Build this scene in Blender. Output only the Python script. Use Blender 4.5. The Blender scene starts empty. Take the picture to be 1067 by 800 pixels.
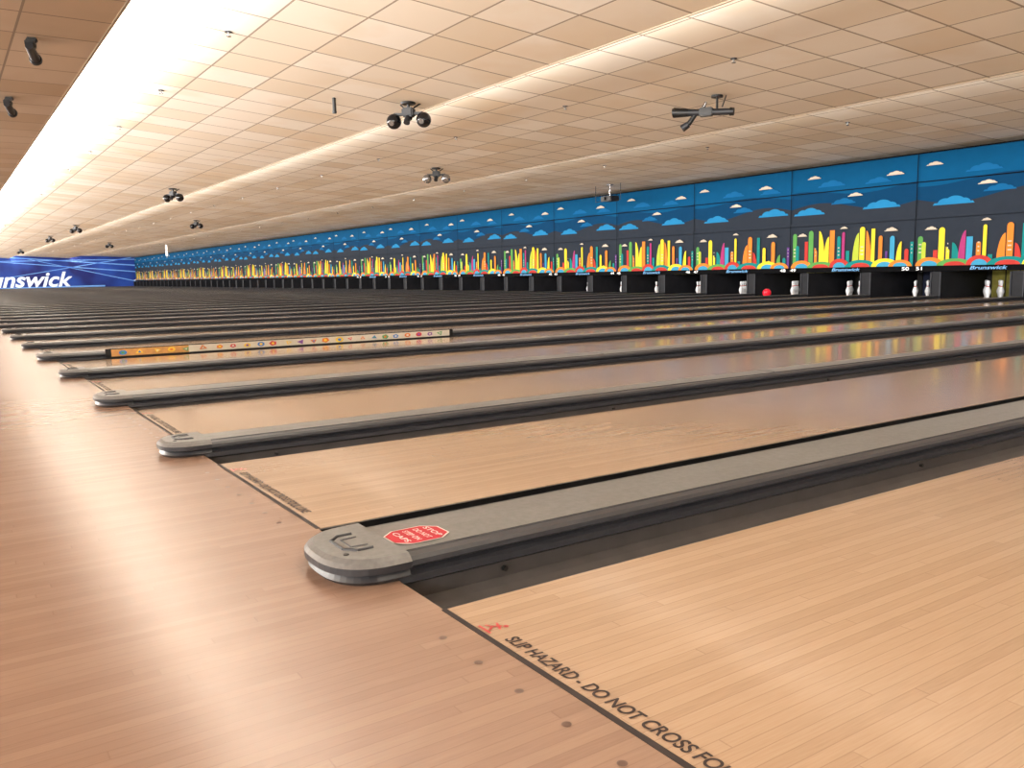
import bpy, bmesh, math, random
from mathutils import Vector, Matrix
random.seed(4)
scn = bpy.context.scene
COL = scn.collection
try:
    scn.view_settings.view_transform = 'Standard'
except Exception: pass

XL, XR = -108.0, 13.3       # room extents across the lanes
FOUL = 0.85
H = 0.72

def lin(c):
    return tuple(((v/255)/12.92 if v/255 <= .04045 else ((v/255+.055)/1.055)**2.4) for v in c)+(1.0,)

# ---------------------------------------------------------------- materials
def mat(name, rgb, rough=.5, metal=0, emis=0, coat=0, noise=0, nscale=20, bump=0, spec=.5):
    m = bpy.data.materials.new(name); m.use_nodes = True
    nt = m.node_tree; b = nt.nodes['Principled BSDF']
    c = lin(rgb)
    b.inputs['Base Color'].default_value = c
    b.inputs['Roughness'].default_value = rough
    b.inputs['Metallic'].default_value = metal
    b.inputs['Specular IOR Level'].default_value = spec
    b.inputs['Coat Weight'].default_value = coat
    if emis:
        b.inputs['Emission Color'].default_value = c
        b.inputs['Emission Strength'].default_value = emis
    if noise:
        g = nt.nodes.new('ShaderNodeNewGeometry')
        n = nt.nodes.new('ShaderNodeTexNoise'); n.inputs['Scale'].default_value = nscale; n.inputs['Detail'].default_value = 5
        nt.links.new(g.outputs['Position'], n.inputs['Vector'])
        r = nt.nodes.new('ShaderNodeValToRGB')
        r.color_ramp.elements[0].position = .3; r.color_ramp.elements[1].position = .7
        r.color_ramp.elements[0].color = tuple(v*(1-noise) for v in c[:3])+(1,)
        r.color_ramp.elements[1].color = tuple(min(1, v*(1+noise)) for v in c[:3])+(1,)
        nt.links.new(n.outputs['Fac'], r.inputs['Fac'])
        nt.links.new(r.outputs['Color'], b.inputs['Base Color'])
        if bump:
            bp = nt.nodes.new('ShaderNodeBump'); bp.inputs['Strength'].default_value = bump; bp.inputs['Distance'].default_value = .002
            nt.links.new(n.outputs['Fac'], bp.inputs['Height']); nt.links.new(bp.outputs['Normal'], b.inputs['Normal'])
    return m

def M(nt, op, a, b=None, c=None):
    n = nt.nodes.new('ShaderNodeMath'); n.operation = op
    for i, v in enumerate((a, b, c)):
        if v is None: continue
        if isinstance(v, (int, float)): n.inputs[i].default_value = v
        else: nt.links.new(v, n.inputs[i])
    return n.outputs[0]

def mixc(nt, fac, a, b, mode='MIX'):
    n = nt.nodes.new('ShaderNodeMix'); n.data_type = 'RGBA'; n.blend_type = mode
    for idx, v in ((0, fac), (6, a), (7, b)):
        if isinstance(v, (int, float)): n.inputs[idx].default_value = v
        elif isinstance(v, tuple): n.inputs[idx].default_value = v
        else: nt.links.new(v, n.inputs[idx])
    return n.outputs[2]

def wood(name, cols, rough, seam=.25, board=.0275, coat=0, spec=.5):
    m = bpy.data.materials.new(name); m.use_nodes = True
    nt = m.node_tree; b = nt.nodes['Principled BSDF']
    g = nt.nodes.new('ShaderNodeNewGeometry'); sp = nt.nodes.new('ShaderNodeSeparateXYZ')
    nt.links.new(g.outputs['Position'], sp.inputs[0])
    x, y = sp.outputs[0], sp.outputs[1]
    bx = M(nt, 'DIVIDE', x, board)
    bi = M(nt, 'FLOOR', bx); fr = M(nt, 'FRACT', bx)
    w1 = nt.nodes.new('ShaderNodeTexWhiteNoise'); w1.noise_dimensions = '1D'; nt.links.new(bi, w1.inputs['W'])
    off = M(nt, 'MULTIPLY', w1.outputs['Value'], 7.0)
    seg = M(nt, 'FLOOR', M(nt, 'DIVIDE', M(nt, 'ADD', y, off), 1.1))
    w2 = nt.nodes.new('ShaderNodeTexWhiteNoise'); w2.noise_dimensions = '2D'
    cb = nt.nodes.new('ShaderNodeCombineXYZ'); nt.links.new(bi, cb.inputs[0]); nt.links.new(seg, cb.inputs[1])
    nt.links.new(cb.outputs[0], w2.inputs['Vector'])
    cg = nt.nodes.new('ShaderNodeCombineXYZ')
    nt.links.new(M(nt, 'MULTIPLY', x, 260), cg.inputs[0]); nt.links.new(M(nt, 'ADD', M(nt, 'MULTIPLY', y, 12), M(nt, 'MULTIPLY', w2.outputs['Value'], 40)), cg.inputs[1])
    n = nt.nodes.new('ShaderNodeTexNoise'); n.inputs['Scale'].default_value = 1; n.inputs['Detail'].default_value = 4
    nt.links.new(cg.outputs[0], n.inputs['Vector'])
    f = M(nt, 'ADD', M(nt, 'MULTIPLY', w2.outputs['Value'], .36), M(nt, 'MULTIPLY', n.outputs['Fac'], .6))
    r = nt.nodes.new('ShaderNodeValToRGB')
    r.color_ramp.elements[0].color = lin(cols[0]); r.color_ramp.elements[0].position = .1
    r.color_ramp.elements[1].color = lin(cols[2]); r.color_ramp.elements[1].position = .9
    e = r.color_ramp.elements.new(.5); e.color = lin(cols[1])
    nt.links.new(f, r.inputs['Fac'])
    d = M(nt, 'ABSOLUTE', M(nt, 'SUBTRACT', fr, .5))
    sm = M(nt, 'MULTIPLY', M(nt, 'GREATER_THAN', d, .462), seam)
    fs = M(nt, 'FRACT', M(nt, 'DIVIDE', M(nt, 'ADD', y, off), 1.1))
    sm2 = M(nt, 'MULTIPLY', M(nt, 'LESS_THAN', fs, .0025), seam)
    col = mixc(nt, M(nt, 'MAXIMUM', sm, sm2), r.outputs['Color'], lin((90, 58, 42)))
    nt.links.new(col, b.inputs['Base Color'])
    b.inputs['Roughness'].default_value = rough
    b.inputs['Specular IOR Level'].default_value = spec
    b.inputs['Coat Weight'].default_value = coat; b.inputs['Coat Roughness'].default_value = .10
    return m

def tile_mat(name, rgb, line, stain):
    m = bpy.data.materials.new(name); m.use_nodes = True
    nt = m.node_tree; b = nt.nodes['Principled BSDF']
    g = nt.nodes.new('ShaderNodeNewGeometry'); sp = nt.nodes.new('ShaderNodeSeparateXYZ')
    nt.links.new(g.outputs['Position'], sp.inputs[0])
    T = .816
    res = []
    cells = []
    for o, ww in ((sp.outputs[0], .482), (sp.outputs[1], .485)):
        q = M(nt, 'DIVIDE', M(nt, 'ADD', o, -.07), T)
        cells.append(M(nt, 'FLOOR', q))
        res.append(M(nt, 'GREATER_THAN', M(nt, 'ABSOLUTE', M(nt, 'SUBTRACT', M(nt, 'FRACT', q), .5)), ww))
    ln = M(nt, 'MAXIMUM', res[0], res[1])
    cb = nt.nodes.new('ShaderNodeCombineXYZ'); nt.links.new(cells[0], cb.inputs[0]); nt.links.new(cells[1], cb.inputs[1])
    w = nt.nodes.new('ShaderNodeTexWhiteNoise'); w.noise_dimensions = '2D'; nt.links.new(cb.outputs[0], w.inputs['Vector'])
    n = nt.nodes.new('ShaderNodeTexNoise'); n.inputs['Scale'].default_value = .55; n.inputs['Detail'].default_value = 5
    nt.links.new(g.outputs['Position'], n.inputs['Vector'])
    f = M(nt, 'MULTIPLY', M(nt, 'POWER', w.outputs['Value'], 1.6), .8)
    c = mixc(nt, f, lin(rgb), lin(tuple(int(v*k) for v, k in zip(rgb, (.91, .87, .80)))))
    r = nt.nodes.new('ShaderNodeValToRGB'); r.color_ramp.elements[0].position = .52; r.color_ramp.elements[1].position = .82
    nt.links.new(n.outputs['Fac'], r.inputs['Fac'])
    c = mixc(nt, r.outputs['Color'], c, lin(stain))
    c = mixc(nt, M(nt, 'MULTIPLY', ln, .8), c, lin(line))
    nt.links.new(c, b.inputs['Base Color']); b.inputs['Roughness'].default_value = .9
    return m

lane_wood = wood('lane_maple', ((160, 131, 105), (174, 145, 118), (184, 156, 130)), .18, seam=.22, coat=.5)
app_wood = wood('approach_maple', ((134, 105, 88), (145, 116, 98), (154, 126, 107)), .24, seam=.2, spec=.5)
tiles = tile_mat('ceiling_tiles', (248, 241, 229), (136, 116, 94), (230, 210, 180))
tiles_dim = tile_mat('ceiling_tiles_soffit_shaded', (174, 152, 128), (106, 88, 70), (156, 132, 106))  # darker copy of the tiles, the soffit's dim light is put into the colour
cap_m = mat('divider_cap_grey', (106, 104, 102), .4, noise=.14, nscale=60, bump=.15, spec=.4)
lip_m = mat('divider_lip_dark', (50, 50, 54), .4, noise=.1, nscale=40, spec=.35)
side_m = mat('divider_side_charcoal', (46, 47, 52), .33, noise=.12, nscale=25)
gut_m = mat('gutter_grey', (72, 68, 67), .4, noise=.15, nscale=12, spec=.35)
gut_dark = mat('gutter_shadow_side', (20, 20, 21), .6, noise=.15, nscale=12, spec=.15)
black = mat('black_paint', (14, 14, 15), .45, noise=.2, nscale=30)
mblack = mat('masking_black', (16, 16, 18), .85, noise=.2, nscale=30, spec=.05)
dark = mat('dark_grey', (30, 30, 34), .5, noise=.15, nscale=10)
line_m = mat('foul_line_ink', (56, 48, 46), .6, noise=.1, spec=.15)
dot_m = mat('marker_dot_ink', (96, 72, 60), .5, noise=.1, spec=.3)
ink = mat('lettering_ink', (60, 50, 47), .6, noise=.1, spec=.15)
red_ink = mat('red_ink', (180, 50, 46), .4, noise=.05)
red_st = mat('red_sticker', (176, 22, 40), .5, noise=.05, spec=.2)
white_st = mat('white_print', (235, 230, 226), .4, noise=.03)
pin_w = mat('pin_white', (226, 230, 236), .2, noise=.02)
pin_r = mat('pin_red', (180, 30, 30), .3, noise=.03)
silver = mat('brushed_silver', (170, 170, 172), .25, metal=.9, noise=.1)
globe_m = mat('globe_black_glass', (16, 16, 20), .08, noise=.1)

# ---------------------------------------------------------------- mesh helpers
class MB:
    def __init__(s): s.v = []; s.f = []; s.m = []; s.mats = []
    def mi(s, m):
        if m not in s.mats: s.mats.append(m)
        return s.mats.index(m)
    def face(s, pts, m):
        i = len(s.v); s.v += [tuple(p) for p in pts]; s.f.append(list(range(i, i+len(pts)))); s.m.append(s.mi(m))
    def mesh(s, verts, faces, m):
        i = len(s.v); s.v += [tuple(p) for p in verts]
        for f in faces: s.f.append([i+k for k in f]); s.m.append(s.mi(m))
    def box(s, a, b, m, bev=0):
        bm = bmesh.new(); bmesh.ops.create_cube(bm, size=1)
        for v in bm.verts:
            v.co = Vector([(a[k]+b[k])/2 + v.co[k]*(b[k]-a[k]) for k in range(3)])
        if bev: bmesh.ops.bevel(bm, geom=bm.edges[:], offset=bev, segments=2, affect='EDGES')
        s.bm(bm, m)
    def bm(s, bm, m, mtx=None):
        if mtx: bm.transform(mtx)
        bm.verts.index_update()
        s.mesh([v.co.copy() for v in bm.verts], [[v.index for v in f.verts] for f in bm.faces], m); bm.free()
    def cyl(s, p, q, r0, r1, m, n=16):
        p = Vector(p); q = Vector(q); d = q-p
        bm = bmesh.new(); bmesh.ops.create_cone(bm, cap_ends=True, segments=n, radius1=r0, radius2=r1, depth=d.length)
        s.bm(bm, m, Matrix.Translation((p+q)/2) @ d.to_track_quat('Z', 'Y').to_matrix().to_4x4())
    def sph(s, c, r, m, sc=(1, 1, 1)):
        bm = bmesh.new(); bmesh.ops.create_uvsphere(bm, u_segments=20, v_segments=12, radius=r)
        s.bm(bm, m, Matrix.Translation(c) @ Matrix.Diagonal((*sc, 1)))
    def data(s, name, smooth=False):
        me = bpy.data.meshes.new(name); me.from_pydata(s.v, [], s.f)
        for m in s.mats: me.materials.append(m)
        me.polygons.foreach_set('material_index', s.m)
        if smooth:
            me.polygons.foreach_set('use_smooth', [True]*len(s.f))
        me.update()
        if smooth:
            try: me.set_sharp_from_angle(angle=math.radians(35))
            except Exception: pass
        return me
    def obj(s, name, smooth=False, loc=(0, 0, 0), parent=None):
        return place(name, s.data(name, smooth), loc, parent)

def place(name, me, loc=(0, 0, 0), parent=None):
    o = bpy.data.objects.new(name, me); o.location = loc; COL.objects.link(o)
    if parent: o.parent = parent
    return o

def text_mesh(s, size=1, bold=0, shear=0, align='LEFT'):
    cu = bpy.data.curves.new('t', 'FONT'); cu.body = s; cu.size = size; cu.offset = bold; cu.shear = shear
    cu.align_x = align; cu.fill_mode = 'FRONT'
    o = bpy.data.objects.new('t', cu); COL.objects.link(o)
    bpy.context.view_layer.update()
    dg = bpy.context.evaluated_depsgraph_get()
    me = bpy.data.meshes.new_from_object(o.evaluated_get(dg))
    vs = [v.co.copy() for v in me.vertices]; fs = [list(p.vertices) for p in me.polygons]
    bpy.data.objects.remove(o); bpy.data.curves.remove(cu); bpy.data.meshes.remove(me)
    return vs, fs
def add_text(mb, s, m, fn, width=None, **k):
    vs, fs = text_mesh(s, **k)
    if not vs: return
    x0 = min(v.x for v in vs); x1 = max(v.x for v in vs)
    sc = 1 if width is None else width/(x1-x0)
    mb.mesh([fn((v.x-(x0 if width else 0))*sc, v.y) for v in vs], fs, m)

# ---------------------------------------------------------------- camera
f = 886.0
def unit(v): v = Vector(v); return v.normalized()
a = unit((-598.5, -104.5, f)); b = unit((1336.5, -139, f))
b = (b - a*b.dot(a)).normalized(); dn = a.cross(b)
right = Vector((-a.x, b.x, -dn.x)); up = -Vector((-a.y, b.y, -dn.y)); fw = Vector((-a.z, b.z, -dn.z))
cam = bpy.data.cameras.new('camera'); co = bpy.data.objects.new('camera', cam); COL.objects.link(co)
mt = Matrix((right, up, -fw)).transposed().to_4x4(); mt.translation = Vector((0, 0, H))
co.matrix_world = mt
cam.sensor_width = 36; cam.lens = f/1067*36; cam.clip_end = 400; cam.clip_start = .02
scn.camera = co

# ---------------------------------------------------------------- shell
mb = MB(); mb.box((XL, -6, -.30), (XR, FOUL, 0), app_wood); mb.obj('floor')
mb = MB(); mb.box((XL, FOUL, -.30), (XR, 21, -.12), dark); mb.obj('floor_lane_bed')

wall_paint = mat('wall_paint', (206, 200, 192), .8, noise=.05)
mb = MB(); mb.box((XL, -6.2, -.3), (XR, -6, 4.2), wall_paint); mb.obj('wall_back')
mb = MB(); mb.box((XR, -6.2, -.3), (XR+.2, 21, 4.2), wall_paint); mb.obj('wall_right')
mb = MB(); mb.box((XL, 21, -.3), (XR, 21.2, 4.2), dark); mb.obj('wall_machine_side')

m = bpy.data.materials.new('blue_wall'); m.use_nodes = True
nt = m.node_tree; bs = nt.nodes['Principled BSDF']
g = nt.nodes.new('ShaderNodeNewGeometry'); n = nt.nodes.new('ShaderNodeTexNoise'); n.inputs['Scale'].default_value = .35
nt.links.new(g.outputs['Position'], n.inputs['Vector'])
r = nt.nodes.new('ShaderNodeValToRGB'); r.color_ramp.elements[0].color = lin((14, 28, 104)); r.color_ramp.elements[1].color = lin((36, 80, 176))
r.color_ramp.elements[0].position = .35; r.color_ramp.elements[1].position = .7
nt.links.new(n.outputs['Fac'], r.inputs['Fac']); nt.links.new(r.outputs['Color'], bs.inputs['Base Color'])
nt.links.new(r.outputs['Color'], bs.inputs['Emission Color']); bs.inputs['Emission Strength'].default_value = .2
mb = MB(); mb.box((XL-.2, -6.2, -.3), (XL, 21.2, 4.2), m); mb.obj('wall_left')
sw = mat('sign_white', (232, 240, 250), .5, emis=.5, noise=.02); sb = mat('sign_light_blue', (110, 160, 225), .5, emis=.3, noise=.05)
mb = MB()
add_text(mb, 'Brunswick', sw, lambda x, y: (XL+.06, 2.4+x, .2+y*.95), width=10.3, size=2.4, bold=.05, shear=.3)
for (y0, z0, y1, z1, w) in ((0, 3.4, 20, 1.6, .06), (1, 2.9, 20, 3.1, .05), (0, .1, 19, 3.3, .05), (6, 3.4, 20.5, 2.3, .07), (2, .02, 16, .06, .09), (8, 3.3, 20, .4, .05)):
    mb.face(((XL+.03, y0, z0), (XL+.03, y1, z1), (XL+.03, y1, z1+w*2), (XL+.03, y0, z0+w)), sb)
mb.obj('wall_sign_lettering')

# ceiling: saw-tooth sections with coves
EDGES = [(1.7, 3.30, 3.72), (6.6, 3.30, 3.62), (12.4, 3.30, 3.62), (21.0, 3.30, 3.30)]
mb = MB()
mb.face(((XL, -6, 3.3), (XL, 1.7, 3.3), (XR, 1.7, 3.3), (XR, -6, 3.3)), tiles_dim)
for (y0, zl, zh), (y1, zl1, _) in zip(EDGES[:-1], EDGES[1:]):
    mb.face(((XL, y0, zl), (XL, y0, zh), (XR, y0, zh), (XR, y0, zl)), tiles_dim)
    mb.face(((XL, y0, zh), (XL, y1, zl1), (XR, y1, zl1), (XR, y0, zh)), tiles)
mb.obj('ceiling')
mb = MB(); mb.box((XL, -6, 4.0), (XR, 21, 4.2), dark); mb.obj('ceiling_roof_deck')
wood_trim = mat('soffit_trim', (140, 120, 100), .6, noise=.15)
edge_trim = mat('cove_edge_trim', (190, 172, 150), .8, noise=.12, nscale=3)
for i, (y0, zl, zh) in enumerate(EDGES[:3]):
    mb = MB(); mb.box((XL, y0-.010, zl-.008), (XR, y0+.02, zl+.05), edge_trim if i else wood_trim); mb.obj('trim_%d' % (i+1))

# ---------------------------------------------------------------- lanes
# wide gap (0.74 m) and narrow gap (0.64 m) alternate; lane 1.06 m; pair = 3.5 m
hw = .53
GA, GB = .37, .32
plo, phi = -3, 30
lane_x, div_x = [], []
for p in range(plo, phi):
    s = 1.925+3.5*p
    div_x.append((-s, 0)); lane_x.append(-(s+GA+hw)); div_x.append((-(s+GA+2*hw+GB), 1)); lane_x.append(-(s+GA+2*hw+2*GB+hw))
lane_x = [x for x in lane_x if x > XL+.6]; div_x = [d for d in div_x if d[0] > XL+.45]
mb = MB()
mb.box((-hw, FOUL, -.115), (hw, 20.3, 0), lane_wood); lane_me = mb.data('bowling_lane')
for x in lane_x: place('bowling_lane', lane_me, (x, 0, 0))

mb = MB()
mb.box((-.53, FOUL-.006, .0002), (.53, FOUL+.007, .0012), line_m)
fl_me = mb.data('foul_line')
mb = MB()
z = .0011
add_text(mb, 'SLIP HAZARD - DO NOT CROSS FOUL LINE', ink, lambda x, y: (-.325+x, FOUL+.022+y, z), width=.675, size=.041, bold=.0008, shear=.1)
def disc(mb, c, r, m, n=12, zz=z): mb.face([(c[0]+r*math.cos(k*2*math.pi/n), c[1]+r*math.sin(k*2*math.pi/n), zz) for k in range(n)], m)
disc(mb, (-.376, FOUL+.060), .006, red_ink)
for p, q in (((-.382, .054), (-.392, .036)), ((-.392, .036), (-.380, .022)), ((-.392, .036), (-.406, .028)), ((-.385, .048), (-.370, .042)), ((-.388, .048), (-.402, .054)), ((-.412, .016), (-.366, .016))):
    p = Vector(p); q = Vector(q); d = (q-p).normalized().orthogonal()*.0026
    mb.face([(k.x, FOUL+k.y, z) for k in (p+d, q+d, q-d, p-d)], red_ink)
warn_me = mb.data('slip_warning_lettering')
mb = MB()
for k in range(-3, 4): disc(mb, (k*.135, FOUL-.072), .0085, dot_m, 14, .0006)
dots_me = mb.data('approach_marker_dots')
for x in lane_x:
    if x < -36: continue
    place('foul_line', fl_me, (x, 0, 0)); place('slip_warning_lettering', warn_me, (x, 0, 0)); place('approach_marker_dots', dots_me, (x, 0, 0))

# ---------------------------------------------------------------- dividers
def divider(w, G, name):
    mb = MB()
    t = .057
    half = [(0, t+.002, cap_m), (w-.045, t, cap_m), (w-.041, t-.004, lip_m), (w-.015, t-.007, lip_m), (w-.003, t-.014, lip_m), (w, t-.026, side_m), (w-.010, t-.032, side_m),
            (w-.014, .014, side_m), (w-.0, .008, side_m), (w+.002, -.008, side_m), (w-.010, -.016, side_m), (w-.010, -.055, gut_m)]
    gutp = []
    a0, a1 = w-.010, G-.002
    for k in range(1, 9):
        q = k/8
        gutp.append((a0+(a1-a0)*q, -.055-.045*math.sin(math.pi*q) + .045*q, gut_m))
    pr = half+gutp
    y0, y1 = FOUL+.001, 18.6
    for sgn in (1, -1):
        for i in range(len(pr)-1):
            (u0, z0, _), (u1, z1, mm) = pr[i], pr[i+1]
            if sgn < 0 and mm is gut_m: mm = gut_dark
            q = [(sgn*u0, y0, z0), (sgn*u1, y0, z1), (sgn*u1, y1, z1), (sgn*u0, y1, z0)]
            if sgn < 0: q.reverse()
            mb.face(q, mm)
    mb.box((-G+.001, y0, -.06), (-G+.012, y1, -.001), black)
    wn = w+.010
    def outline(ins):
        pts = []
        ww = wn-ins; L = .155-ins; yb = FOUL+.03
        pts.append((ww, yb))
        N = 22
        for k in range(N+1):
            th = math.pi*k/N
            c, s_ = math.cos(th), math.sin(th)
            e = 2/2.6
            pts.append((ww*math.copysign(abs(c)**e, c), FOUL-L*abs(s_)**e))
        pts.append((-ww, yb))
        return pts
    layers = [(.016, .001, side_m), (.008, .010, side_m), (.016, .024, side_m), (.0, .030, lip_m), (.0, .046, lip_m), (.008, .056, cap_m), (.020, .064, cap_m), (.03, .0645, cap_m)]
    prev = None
    for ins, zz, mm in layers:
        cur = [(p[0], p[1], zz) for p in outline(ins)]
        if prev:
            for i in range(len(cur)-1):
                mb.face((prev[i], prev[i+1], cur[i+1], cur[i]), mm)
        prev = cur
    mb.face(list(reversed(prev)), cap_m)
    c0 = Vector((0, FOUL-.055, .0655))
    R = w*.42
    pts = [(c0.x-R, c0.y+.03), (c0.x-R, c0.y-.01), (c0.x-R*.6, c0.y-.035), (c0.x+R*.6, c0.y-.035), (c0.x+R, c0.y-.01), (c0.x+R, c0.y+.03)]
    for p, q in zip(pts[:-1], pts[1:]): mb.cyl((p[0], p[1], .0645), (q[0], q[1], .0645), .005, .005, lip_m, 8)
    pts = [(c0.x-R*.55, c0.y+.03), (c0.x-R*.5, c0.y-.012), (c0.x+R*.5, c0.y-.012), (c0.x+R*.55, c0.y+.03)]
    for p, q in zip(pts[:-1], pts[1:]): mb.cyl((p[0], p[1], .0645), (q[0], q[1], .0645), .0025, .0025, side_m, 8)
    for k in range(10):
        mb.cyl((w-.03, 1.15+k*1.9, -.032), (w+.002, 1.15+k*1.9, -.032), .007, .007, black, 8)
        mb.cyl((-w+.03, 1.15+k*1.9, -.032), (-w-.002, 1.15+k*1.9, -.032), .007, .007, black, 8)
    mb.cyl((w*.5, FOUL-.1, .060), (w*.5, FOUL-.1, .0665), .008, .007, black, 10)
    for k in range(1, 5): mb.box((-w+.05, FOUL+k*3.6, t-.004), (w-.05, FOUL+k*3.6+.006, t+.003), lip_m)
    return mb.data(name, True)
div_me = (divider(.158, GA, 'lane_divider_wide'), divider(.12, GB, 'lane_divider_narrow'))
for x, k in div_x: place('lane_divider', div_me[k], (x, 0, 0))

# red warning sticker on the near cap
mb = MB()
cx, cy, zz = -1.90, .965, .0595
oc = [(-.03, .075), (.03, .075), (.06, .04), (.06, -.04), (.03, -.075), (-.03, -.075), (-.06, -.04), (-.06, .04)]
mb.face([(cx+u*1.06, cy+v*1.06, zz+.0004) for u, v in reversed(oc)], white_st)
mb.face([(cx+u, cy+v, zz+.0008) for u, v in reversed(oc)], red_st)
for i, s in enumerate(('STOP', 'DO NOT', 'STEP ON', 'CAPS')):
    add_text(mb, s, white_st, lambda x, y, i=i: (cx-.043+x, cy+.04-i*.03+y, zz+.0012), width=.086, size=.022, bold=.0002)
mb.obj('warning_sticker')

# decorated bumper rail lying along one divider
orange = mat('rail_orange', (196, 142, 80), .5, noise=.2, nscale=15)
cream = mat('rail_cream', (204, 194, 176), .45, noise=.05)
pal = [mat('rail_paint_%d' % i, c, .45, noise=.04) for i, c in enumerate(((200, 50, 60), (60, 120, 190), (230, 190, 60), (80, 150, 90), (220, 120, 50), (130, 80, 150)))]
mb = MB()
bx = -(1.925+7.0)+.19
mb.box((bx-.010, 1.25, .004), (bx+.010, 5.0, .084), black, .004)
mb.box((bx+.010, 1.3, .010), (bx+.014, 2.0, .076), orange)
mb.box((bx+.010, 2.0, .010), (bx+.014, 4.95, .076), cream)
yy = 1.4
while yy < 4.85:
    c = random.choice(pal); r_ = random.uniform(.020, .029); k = random.randint(0, 2)
    cz = .043+random.uniform(-.003, .003)
    nn = (3, 5, 14)[k]; ph = random.random()*3
    mb.face([(bx+.0165, yy+r_*1.6*math.cos(ph+2*math.pi*j/nn), cz+r_*math.sin(ph+2*math.pi*j/nn)) for j in range(nn)], c)
    mb.face([(bx+.0175, yy+r_*.7*math.cos(ph+2*math.pi*j/nn), cz+r_*.5*math.sin(ph+2*math.pi*j/nn)) for j in range(nn)], random.choice(pal) if random.random() < .5 else cream)
    yy += random.uniform(.12, .17)
mb.obj('bumper_rail')

# ---------------------------------------------------------------- pin decks
prof = [(0, 0), (.026, 0), (.029, .01), (.039, .05), (.0565, .10), (.0605, .125), (.056, .155), (.04, .20), (.027, .235), (.0232, .255), (.0245, .28), (.030, .315), (.0323, .338), (.030, .36), (.02, .375), (0, .381)]
def add_pin(mb, x, y, N=14):
    for i in range(len(prof)-1):
        (r0, z0), (r1, z1) = prof[i], prof[i+1]
        m_ = pin_r if i in (8,) else pin_w
        for k in range(N):
            t0, t1 = 2*math.pi*k/N, 2*math.pi*(k+1)/N
            pts = [(x+r0*math.cos(t0), y+r0*math.sin(t0), z0), (x+r0*math.cos(t1), y+r0*math.sin(t1), z0), (x+r1*math.cos(t1), y+r1*math.sin(t1), z1), (x+r1*math.cos(t0), y+r1*math.sin(t0), z1)]
            if r0 == 0: pts = pts[1:]
            elif r1 == 0: pts = pts[:3]
            mb.face(pts, m_)
mb = MB()
for row in range(4):
    for k in range(row+1): add_pin(mb, (k-row/2)*.3048, 19.24+row*.264)
pins_me = mb.data('bowling_pins', True)
for x in lane_x: place('bowling_pins', pins_me, (x, 0, .001))
kick = mat('kickback_grey', (30, 31, 36), .6, noise=.2, nscale=4, spec=.2)
kb2 = mat('kickback_edge', (54, 56, 62), .5, noise=.1, spec=.2)
for w, G, nm in ((.13, GA, 0), (.11, GB, 1)):
    mb = MB(); mb.box((-w, 18.62, -.115), (w, 20.6, .59), kick, .01)
    for sg in (-1, 1):
        mb.box((sg*w-.012, 18.60, -.02), (sg*w+.012, 18.62, .58), kb2)
        x0, x1 = sorted((sg*w, sg*(G-.005))); mb.box((x0, 18.62, -.115), (x1, 20.6, -.04), gut_m)
    if nm == 0: ka = mb.data('pinsetter_kickback')
    else: kb = mb.data('pinsetter_kickback_narrow')
for x, k in div_x: place('pinsetter_kickback', kb if k else ka, (x, 0, 0))
cush = [mat('pit_cushion_a', (150, 142, 66), .7, noise=.3, nscale=6, emis=.10), mat('pit_cushion_b', (40, 40, 46), .7, noise=.2), mat('pit_cushion_c', (38, 48, 80), .7, noise=.2)]
cme = []
for c in cush:
    mb = MB(); mb.box((-.66, 20.65, -.118), (.66, 20.75, .7), c, .01)
    for k in range(5): mb.box((-.66+k*.32, 20.63, -.1), (-.64+k*.32, 20.655, .7), black)
    cme.append(mb.data('pit_cushion'))
for i, x in enumerate(lane_x): place('pit_cushion', cme[(i*5+1) % 3], (x, 0, 0))
tube = mat('pin_light_tube', (255, 246, 225), .5, emis=1.6)
mb = MB(); mb.box((XL+.1, 19.121, .72), (XR-.1, 19.16, .75), tube); mb.obj('pin_deck_light')
redb = mat('ball_red', (225, 30, 50), .08, noise=.15, nscale=12, emis=.3)
mb = MB(); mb.sph((0, 0, 0), .108, redb)
for p in ((.02, -.02), (-.02, -.02), (0, .02)):
    mb.cyl((p[0], p[1], .1), (p[0], p[1], .1085), .012, .012, black, 10)
bxn = min(lane_x, key=lambda v: abs(v+14.6))
mb.obj('bowling_ball', True, (bxn+.4, 17.7, .109))

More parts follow.
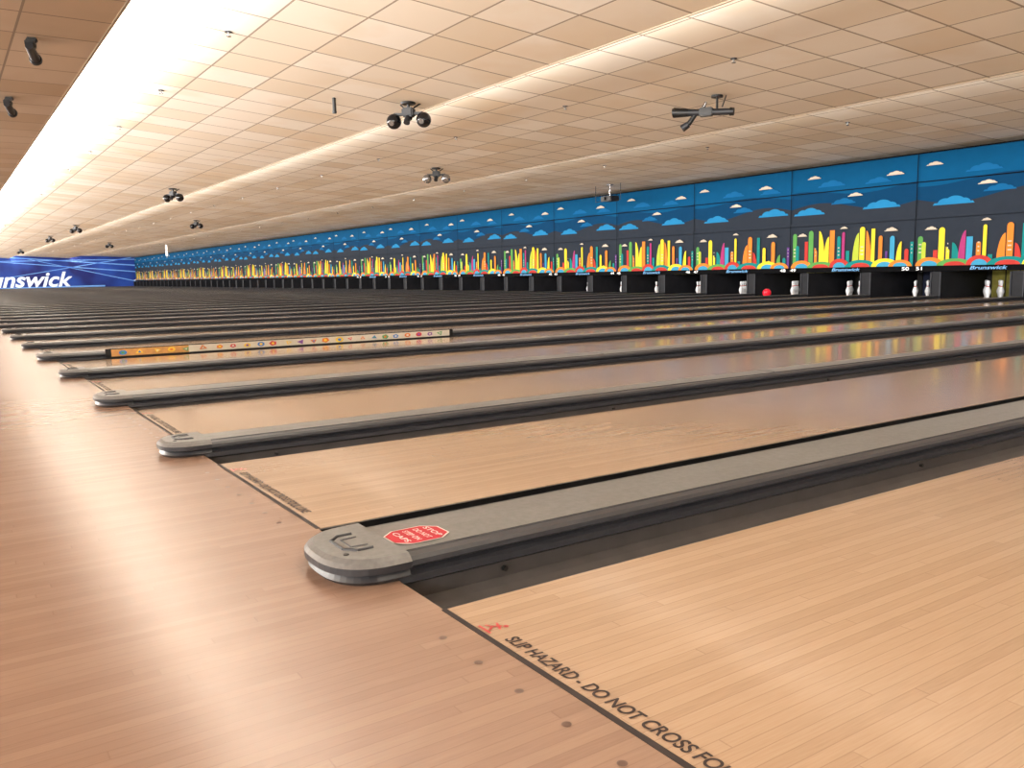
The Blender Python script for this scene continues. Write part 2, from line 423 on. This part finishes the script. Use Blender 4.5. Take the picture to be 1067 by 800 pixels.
# ---------------------------------------------------------------- masking units / mural
def E(rgb, e=.09): return mat('mural_%d_%d_%d' % rgb, rgb, .85, noise=.04, nscale=5, emis=e, spec=.08)  # slight emission added so the mural art reads bright
YEL, ORG, RED, GRN, TEAL, CYN, MAG, PUR, LIM, CRM = [E(c) for c in ((222, 198, 58), (208, 124, 52), (178, 60, 54), (88, 148, 78), (30, 124, 122), (64, 144, 180), (158, 58, 110), (92, 60, 122), (170, 184, 66), (190, 178, 162))]
SLATE = E((44, 50, 60), .02); SKY = E((8, 76, 118), .03); SKY2 = E((10, 58, 94), .03); DOME = E((38, 122, 172), .06); DOME2 = E((20, 92, 142), .04)
YM = 19.0; U = 3.5
class Mural:
    def __init__(s): s.mb = MB(); s.l = 0
    def poly(s, pts, m):
        s.l += 1
        s.mb.face([(p[0], -.004-.0012*s.l, p[1]) for p in pts], m)
    def rect(s, u0, u1, v0, v1, m): s.poly([(u0, v0), (u1, v0), (u1, v1), (u0, v1)], m)
    def dome(s, u0, u1, v0, v1, m):
        c = (u0+u1)/2; r = (u1-u0)/2; vb = max(v0, v1-r)
        s.poly([(u0, v0), (u1, v0)]+[(c+r*math.cos(t*math.pi/10), vb+(v1-vb)*math.sin(t*math.pi/10)) for t in range(11)], m)
    def sail(s, u0, u1, v0, v1, m, flip=False):
        pts = [(u0, v0), (u1, v0)]+[(u0+(u1-u0)*math.cos(t*math.pi/20), v0+(v1-v0)*math.sin(t*math.pi/20)) for t in range(1, 11)]
        if flip: pts = [(u0+u1-p[0], p[1]) for p in reversed(pts)]
        s.poly(pts, m)
    def slant(s, u0, u1, v0, v1, v2, m): s.poly([(u0, v0), (u1, v0), (u1, v2), (u0, v1)], m)
    def cloud(s, u, v, w, m, k=.4):
        s.poly([(u-w/2, v), (u+w/2, v), (u+w*.46, v+w*.05), (u-w*.46, v+w*.05)], m)
        for du, r_ in ((-.20, .18), (.04, .25), (.26, .15)):
            s.poly([(u+du*w+r_*w*math.cos(t*math.pi/12), v+.03*w+r_*w*k*2.2*math.sin(t*math.pi/12)) for t in range(13)], m)
def city(shift, name):
    c = Mural(); z0 = .72
    c.rect(0, U, .70, 1.84, SLATE)
    seq = [
     ('dome', .04, .16, .92, GRN), ('dome', .14, .24, .60, TEAL), ('rect', .42, .52, .70, RED), ('dome', .54, .68, .98, GRN),
     ('slant', .72, .80, .54, ORG), ('sail', .86, 1.04, .96, YEL), ('sailf', 1.0, 1.16, .80, YEL), ('rect', 1.18, 1.32, .96, ORG),
     ('dome', 1.40, 1.50, .80, TEAL), ('dome', 1.54, 1.62, .90, MAG), ('rect', 1.66, 1.76, .42, TEAL), ('sailf', 1.84, 2.02, .86, LIM),
     ('dome', 2.04, 2.18, 1.0, YEL), ('sail', 2.22, 2.36, .90, ORG), ('rect', 2.36, 2.46, .94, YEL), ('dome', 2.56, 2.66, .76, ORG),
     ('rect', 2.74, 2.80, .38, PUR), ('dome', 2.86, 2.98, .74, CYN), ('sailf', 3.02, 3.16, .60, YEL), ('dome', 3.24, 3.34, .42, RED), ('rect', 3.38, 3.46, .58, TEAL)]
    for i, (k, u0, u1, h, m_) in enumerate(seq):
        hh = h*.98*(1 if shift == 0 else (.76+.24*math.sin(i*2.3)))
        if shift: m_ = seq[(i*8+3) % len(seq)][4]
        if k == 'rect': c.rect(u0, u1, z0, z0+hh, m_)
        elif k == 'dome': c.dome(u0, u1, z0, z0+hh, m_)
        elif k == 'slant': c.slant(u0, u1, z0, z0+hh, z0+hh*.8, m_)
        else: c.sail(u0, u1, z0, z0+hh, m_, k == 'sailf')
        if i % 4 == 0:
            for q in range(3): c.rect(u0+.03, u1-.03, z0+.30+q*.09, z0+.33+q*.09, SLATE if i % 2 else CRM)
    for (u, w, h, m_) in ((.36, .34, .20, ORG), (.95, .42, .16, GRN), (1.5, .30, .22, RED), (2.1, .44, .18, TEAL), (2.75, .36, .20, YEL), (3.15, .3, .16, ORG)):
        c.poly([(u+w*math.cos(t*math.pi/12), z0+h*math.sin(t*math.pi/12)) for t in range(13)], m_)
        c.poly([(u+w*.6*math.cos(t*math.pi/12), z0+h*.6*math.sin(t*math.pi/12)) for t in range(13)], (YEL, RED, LIM, CYN)[int(u*10) % 4])
    c.cloud(.38, 1.54, .3, CRM); c.cloud(1.62, 1.68, .22, CRM); c.cloud(2.9, 1.56, .36, CRM)
    c.rect(0, U, .60, .725, mblack); c.rect(0, U, 1.80, 1.86, SLATE)
    c.rect(0, .02, .6, 1.86, mblack)
    mb = c.mb
    mb.box((0, .0, .6), (U, .12, 1.86), dark)
    return mb.data(name)
def sky(name, var):
    c = Mural()
    c.rect(0, U, 1.86, 3.29, SKY)
    wav = [(U*t/24, 2.24+.12*math.sin(t*math.pi/12+var*math.pi)) for t in range(25)]
    w2 = [(U*t/24, 2.60+.08*math.sin(t*math.pi/12+1+var*math.pi)) for t in range(25)]
    c.poly([(0, 1.86), (U, 1.86)]+list(reversed(w2)), SKY2)
    c.poly([(0, 1.86), (U, 1.86)]+list(reversed(wav)), SLATE)
    for u, v, w, m_ in ((.55, 2.08, .95, DOME), (1.55, 2.3, .7, DOME2), (2.6, 2.12, 1.0, DOME), (1.2, 2.75, .8, DOME2), (2.5, 2.72, .7, DOME2)):
        c.cloud((u+var*.3), v, w, m_, .3)
    for u, v, w in ((.7, 2.98, .40), (1.9, 2.46, .42), (2.95, 2.86, .46)):
        c.cloud(max(.3, u-var*.3), v, w, CRM, .3)
    c.rect(0, U, 2.62, 2.64, mblack); c.rect(0, .02, 1.86, 3.29, mblack); c.rect(0, U, 3.26, 3.29, mblack)
    c.mb.box((0, 0, 1.86), (U, .12, 3.29), dark)
    return c.mb.data(name)
cm = [city(0, 'city_mural_panel'), city(1, 'city_mural_panel_b')]
sm_ = [sky('sky_mural_panel', 0), sky('sky_mural_panel_b', 1)]
num_w = mat('number_white', (240, 240, 240), .5, emis=.5, noise=.02); num_b = mat('badge_blue', (90, 150, 200), .5, emis=.3, noise=.02)
base_x = -11.4
x = base_x - 27*U
xs = []
while x+U < XR: xs.append(x); x += U
for i, x in enumerate(xs):
    place('city_mural_panel', cm[i % 2], (x, YM, 0)); place('sky_mural_panel', sm_[i % 2], (x, YM-.03, 0))
    if x > -45:
        num = 50+2*round((x-base_x)/U)
        mb = MB()
        yy = YM-.13
        add_text(mb, '%d   %d' % (num, num+1), num_w, lambda a_, b_: (x-.26+a_, yy, .628+b_), width=.5, size=.11, bold=.001)
        add_text(mb, 'Brunswick', num_b, lambda a_, b_: (x-.26+1.6+a_, yy, .63+b_), width=.8, size=.11, bold=.002, shear=.25)
        mb.obj('lane_number_lettering')

# ---------------------------------------------------------------- ceiling fixtures
def ceil_z(y):
    for (y0, zl, zh), (y1, zl1, _) in zip(EDGES[:-1], EDGES[1:]):
        if y0 <= y < y1: return zh+(zl1-zh)*(y-y0)/(y1-y0)
    return 3.3
def twin(mat_g, name, s, y, rot=0):
    z = ceil_z(y)
    mb = MB()
    mb.cyl((0, 0, 0), (0, 0, -.03), .12, .11, black)
    mb.cyl((0, 0, -.03), (0, 0, -.16), .025, .025, black)
    mb.box((-.24, -.03, -.19), (.24, .03, -.15), black, .008)
    mb.box((-.09, -.08, -.22), (.09, .08, -.08), dark, .02)
    for sg in (-1, 1):
        mb.cyl((sg*.24, 0, -.16), (sg*.24, 0, -.20), .03, .05, black)
        mb.sph((sg*.24, 0, -.27), .115, mat_g)
        mb.cyl((sg*.24, -.09, -.30), (sg*.24, -.12, -.315), .035, .04, silver, 18)
        mb.cyl((sg*.08, .02, -.08), (sg*.16, .1, -.01), .012, .012, black, 8)
    mb.cyl((0, -.04, -.22), (0, -.1, -.32), .04, .05, dark)
    mb.sph((0, 0, -.22), .06, mat_g)
    o = mb.obj(name, True, (-s, y, z)); o.rotation_euler = (0, 0, rot); return o
for s, y, gm, nm, r_ in ((12, 6.2, globe_m, 'twin_globe_spotlight', .75), (26.6, 5.95, globe_m, 'twin_globe_spotlight', .6), (45.8, 5.7, globe_m, 'twin_globe_spotlight', .6), (57, 5.7, globe_m, 'twin_globe_spotlight', .6),
                 (19.3, 10.7, silver, 'mirror_spotlight_cluster', .9), (41.4, 10.2, globe_m, 'twin_globe_spotlight', .6), (67, 10.4, globe_m, 'twin_globe_spotlight', .6), (80, 5.8, globe_m, 'twin_globe_spotlight', .6)):
    twin(gm, nm, s, y, rot=r_)
mb = MB()
mb.cyl((.22, 0, .0), (.22, 0, -.03), .09, .09, black); mb.cyl((.22, 0, 0), (.22, 0, -.2), .018, .018, black)
mb.cyl((.36, 0, -.01), (.30, 0, -.18), .01, .01, black, 8)
mb.cyl((-.22, 0, -.22), (.42, 0, -.26), .055, .05, dark, 18); mb.cyl((.42, 0, -.26), (.48, 0, -.265), .065, .06, black, 18)
mb.cyl((-.22, 0, -.22), (-.46, 0, -.20), .06, .08, black, 18); mb.cyl((-.46, 0, -.20), (-.475, 0, -.2), .07, .07, globe_m, 18)
mb.box((-.05, -.07, -.30), (.16, .07, -.17), black, .015)
mb.cyl((-.12, 0, -.26), (-.22, -.02, -.40), .035, .04, black); mb.cyl((-.22, -.02, -.40), (-.32, -.02, -.46), .05, .06, dark, 18)
mb.cyl((0, 0, -.17), (.05, 0, -.08), .03, .02, silver)
o = mb.obj('scanner_effect_light', True, (-9.75, 10.2, ceil_z(10.2)-.015)); o.rotation_euler = (0, 0, .55)
def soffit(s, y):
    mb = MB()
    mb.box((-.05, -.05, -.04), (.05, .05, 0), black, .01); mb.cyl((0, 0, -.04), (0, 0, -.12), .012, .012, black, 8)
    mb.cyl((-.22, 0, -.13), (.12, 0, -.18), .04, .05, dark, 18); mb.cyl((.12, 0, -.18), (.16, 0, -.186), .06, .065, black, 18)
    mb.box((-.2, -.045, -.12), (-.02, .045, -.06), black, .01)
    mb.obj('track_spotlight', True, (-s, y, 3.3)).rotation_euler = (0, 0, 2.9)
for s in (10.7, 14.2, 25, 40): soffit(s, 1.06)
mb = MB(); mb.cyl((0, 0, 0), (0, 0, -.20), .028, .028, black); mb.cyl((0, 0, -.20), (0, 0, -.23), .034, .03, dark)
mb.obj('hanging_sensor_tube', True, (-12.6, 5.25, ceil_z(5.25)))
mb = MB()
mb.box((-.25, -.18, -.52), (.25, .18, -.36), dark, .02); mb.cyl((-.05, -.18, -.44), (-.05, -.24, -.44), .05, .055, black, 18)
mb.cyl((0, 0, 0), (0, 0, -.36), .02, .02, silver); mb.box((-.08, -.08, -.02), (.08, .08, 0), silver)
for p in ((-.7, .0), (.5, .0)): mb.cyl((p[0], p[1], 0), (p[0], p[1], -.5), .008, .008, dark, 8)
mb.cyl((-.7, 0, -.5), (.5, 0, -.5), .008, .008, dark, 8); mb.cyl((-.7, 0, -.30), (.5, 0, -.30), .008, .008, dark, 8)
mb.obj('ceiling_projector', True, (-20.8, 17.7, ceil_z(17.7)))
mb = MB(); mb.cyl((0, 0, 0), (0, 0, -.15), .01, .01, silver, 8); mb.box((-.3, -.02, -1.0), (.3, .02, -.15), white_st, .008); mb.box((-.24, -.026, -.6), (.24, -.02, -.5), red_st)
mb.obj('hanging_sign', False, (-70, 14.9, ceil_z(14.9)))
mb = MB(); mb.cyl((0, 0, 0), (0, 0, -.008), .045, .045, lip_m, 12); mb.cyl((0, 0, -.008), (0, 0, -.05), .012, .01, silver, 8); mb.cyl((0, 0, -.05), (0, 0, -.055), .03, .03, silver, 10)
sp_me = mb.data('ceiling_sprinkler', True)
for i in range(28):
    for y in (3.1, 9.0, 15.0):
        s = 3.2+i*3.66+(1.2 if y == 9.0 else 0)
        place('ceiling_sprinkler', sp_me, (-s, y, ceil_z(y)))

# ---------------------------------------------------------------- lights
def strip(x0, x1, y, z, d, w, power, col, name):
    l = bpy.data.lights.new(name, 'AREA'); l.shape = 'RECTANGLE'; l.size = abs(x1-x0); l.size_y = w; l.energy = power; l.color = col
    o = bpy.data.objects.new(name, l); COL.objects.link(o); o.location = ((x0+x1)/2, y, z)
    d = Vector(d).normalized()
    zc = -d; xc = Vector((1, 0, 0)); yc = zc.cross(xc)
    m_ = Matrix((xc, yc, zc)).transposed().to_4x4(); m_.translation = o.location; o.matrix_world = m_
warm = (1, .965, .905)
for k in range(4):
    x0 = XL+30*k; x1 = x0+30
    strip(x0, x1, 1.84, 3.42, (0, 1, .35), .12, 1350, (1, .98, .95), 'cove_light_front')
    strip(x0, x1, 6.76, 3.40, (0, 1, -.05), .10, 500, warm, 'cove_light_middle')
    strip(x0, x1, 12.56, 3.40, (0, 1, -.02), .10, 560, warm, 'cove_light_rear')
    strip(x0, x1, -5.85, 2.3, (0, 1, .55), .7, 3250, warm, 'added_fill_light_back')  # added fill behind the camera, evens out ceiling, mural and floor
w = bpy.data.worlds.new('world'); scn.world = w; w.use_nodes = True
w.node_tree.nodes['Background'].inputs[0].default_value = (1, .9, .8, 1); w.node_tree.nodes['Background'].inputs[1].default_value = .15
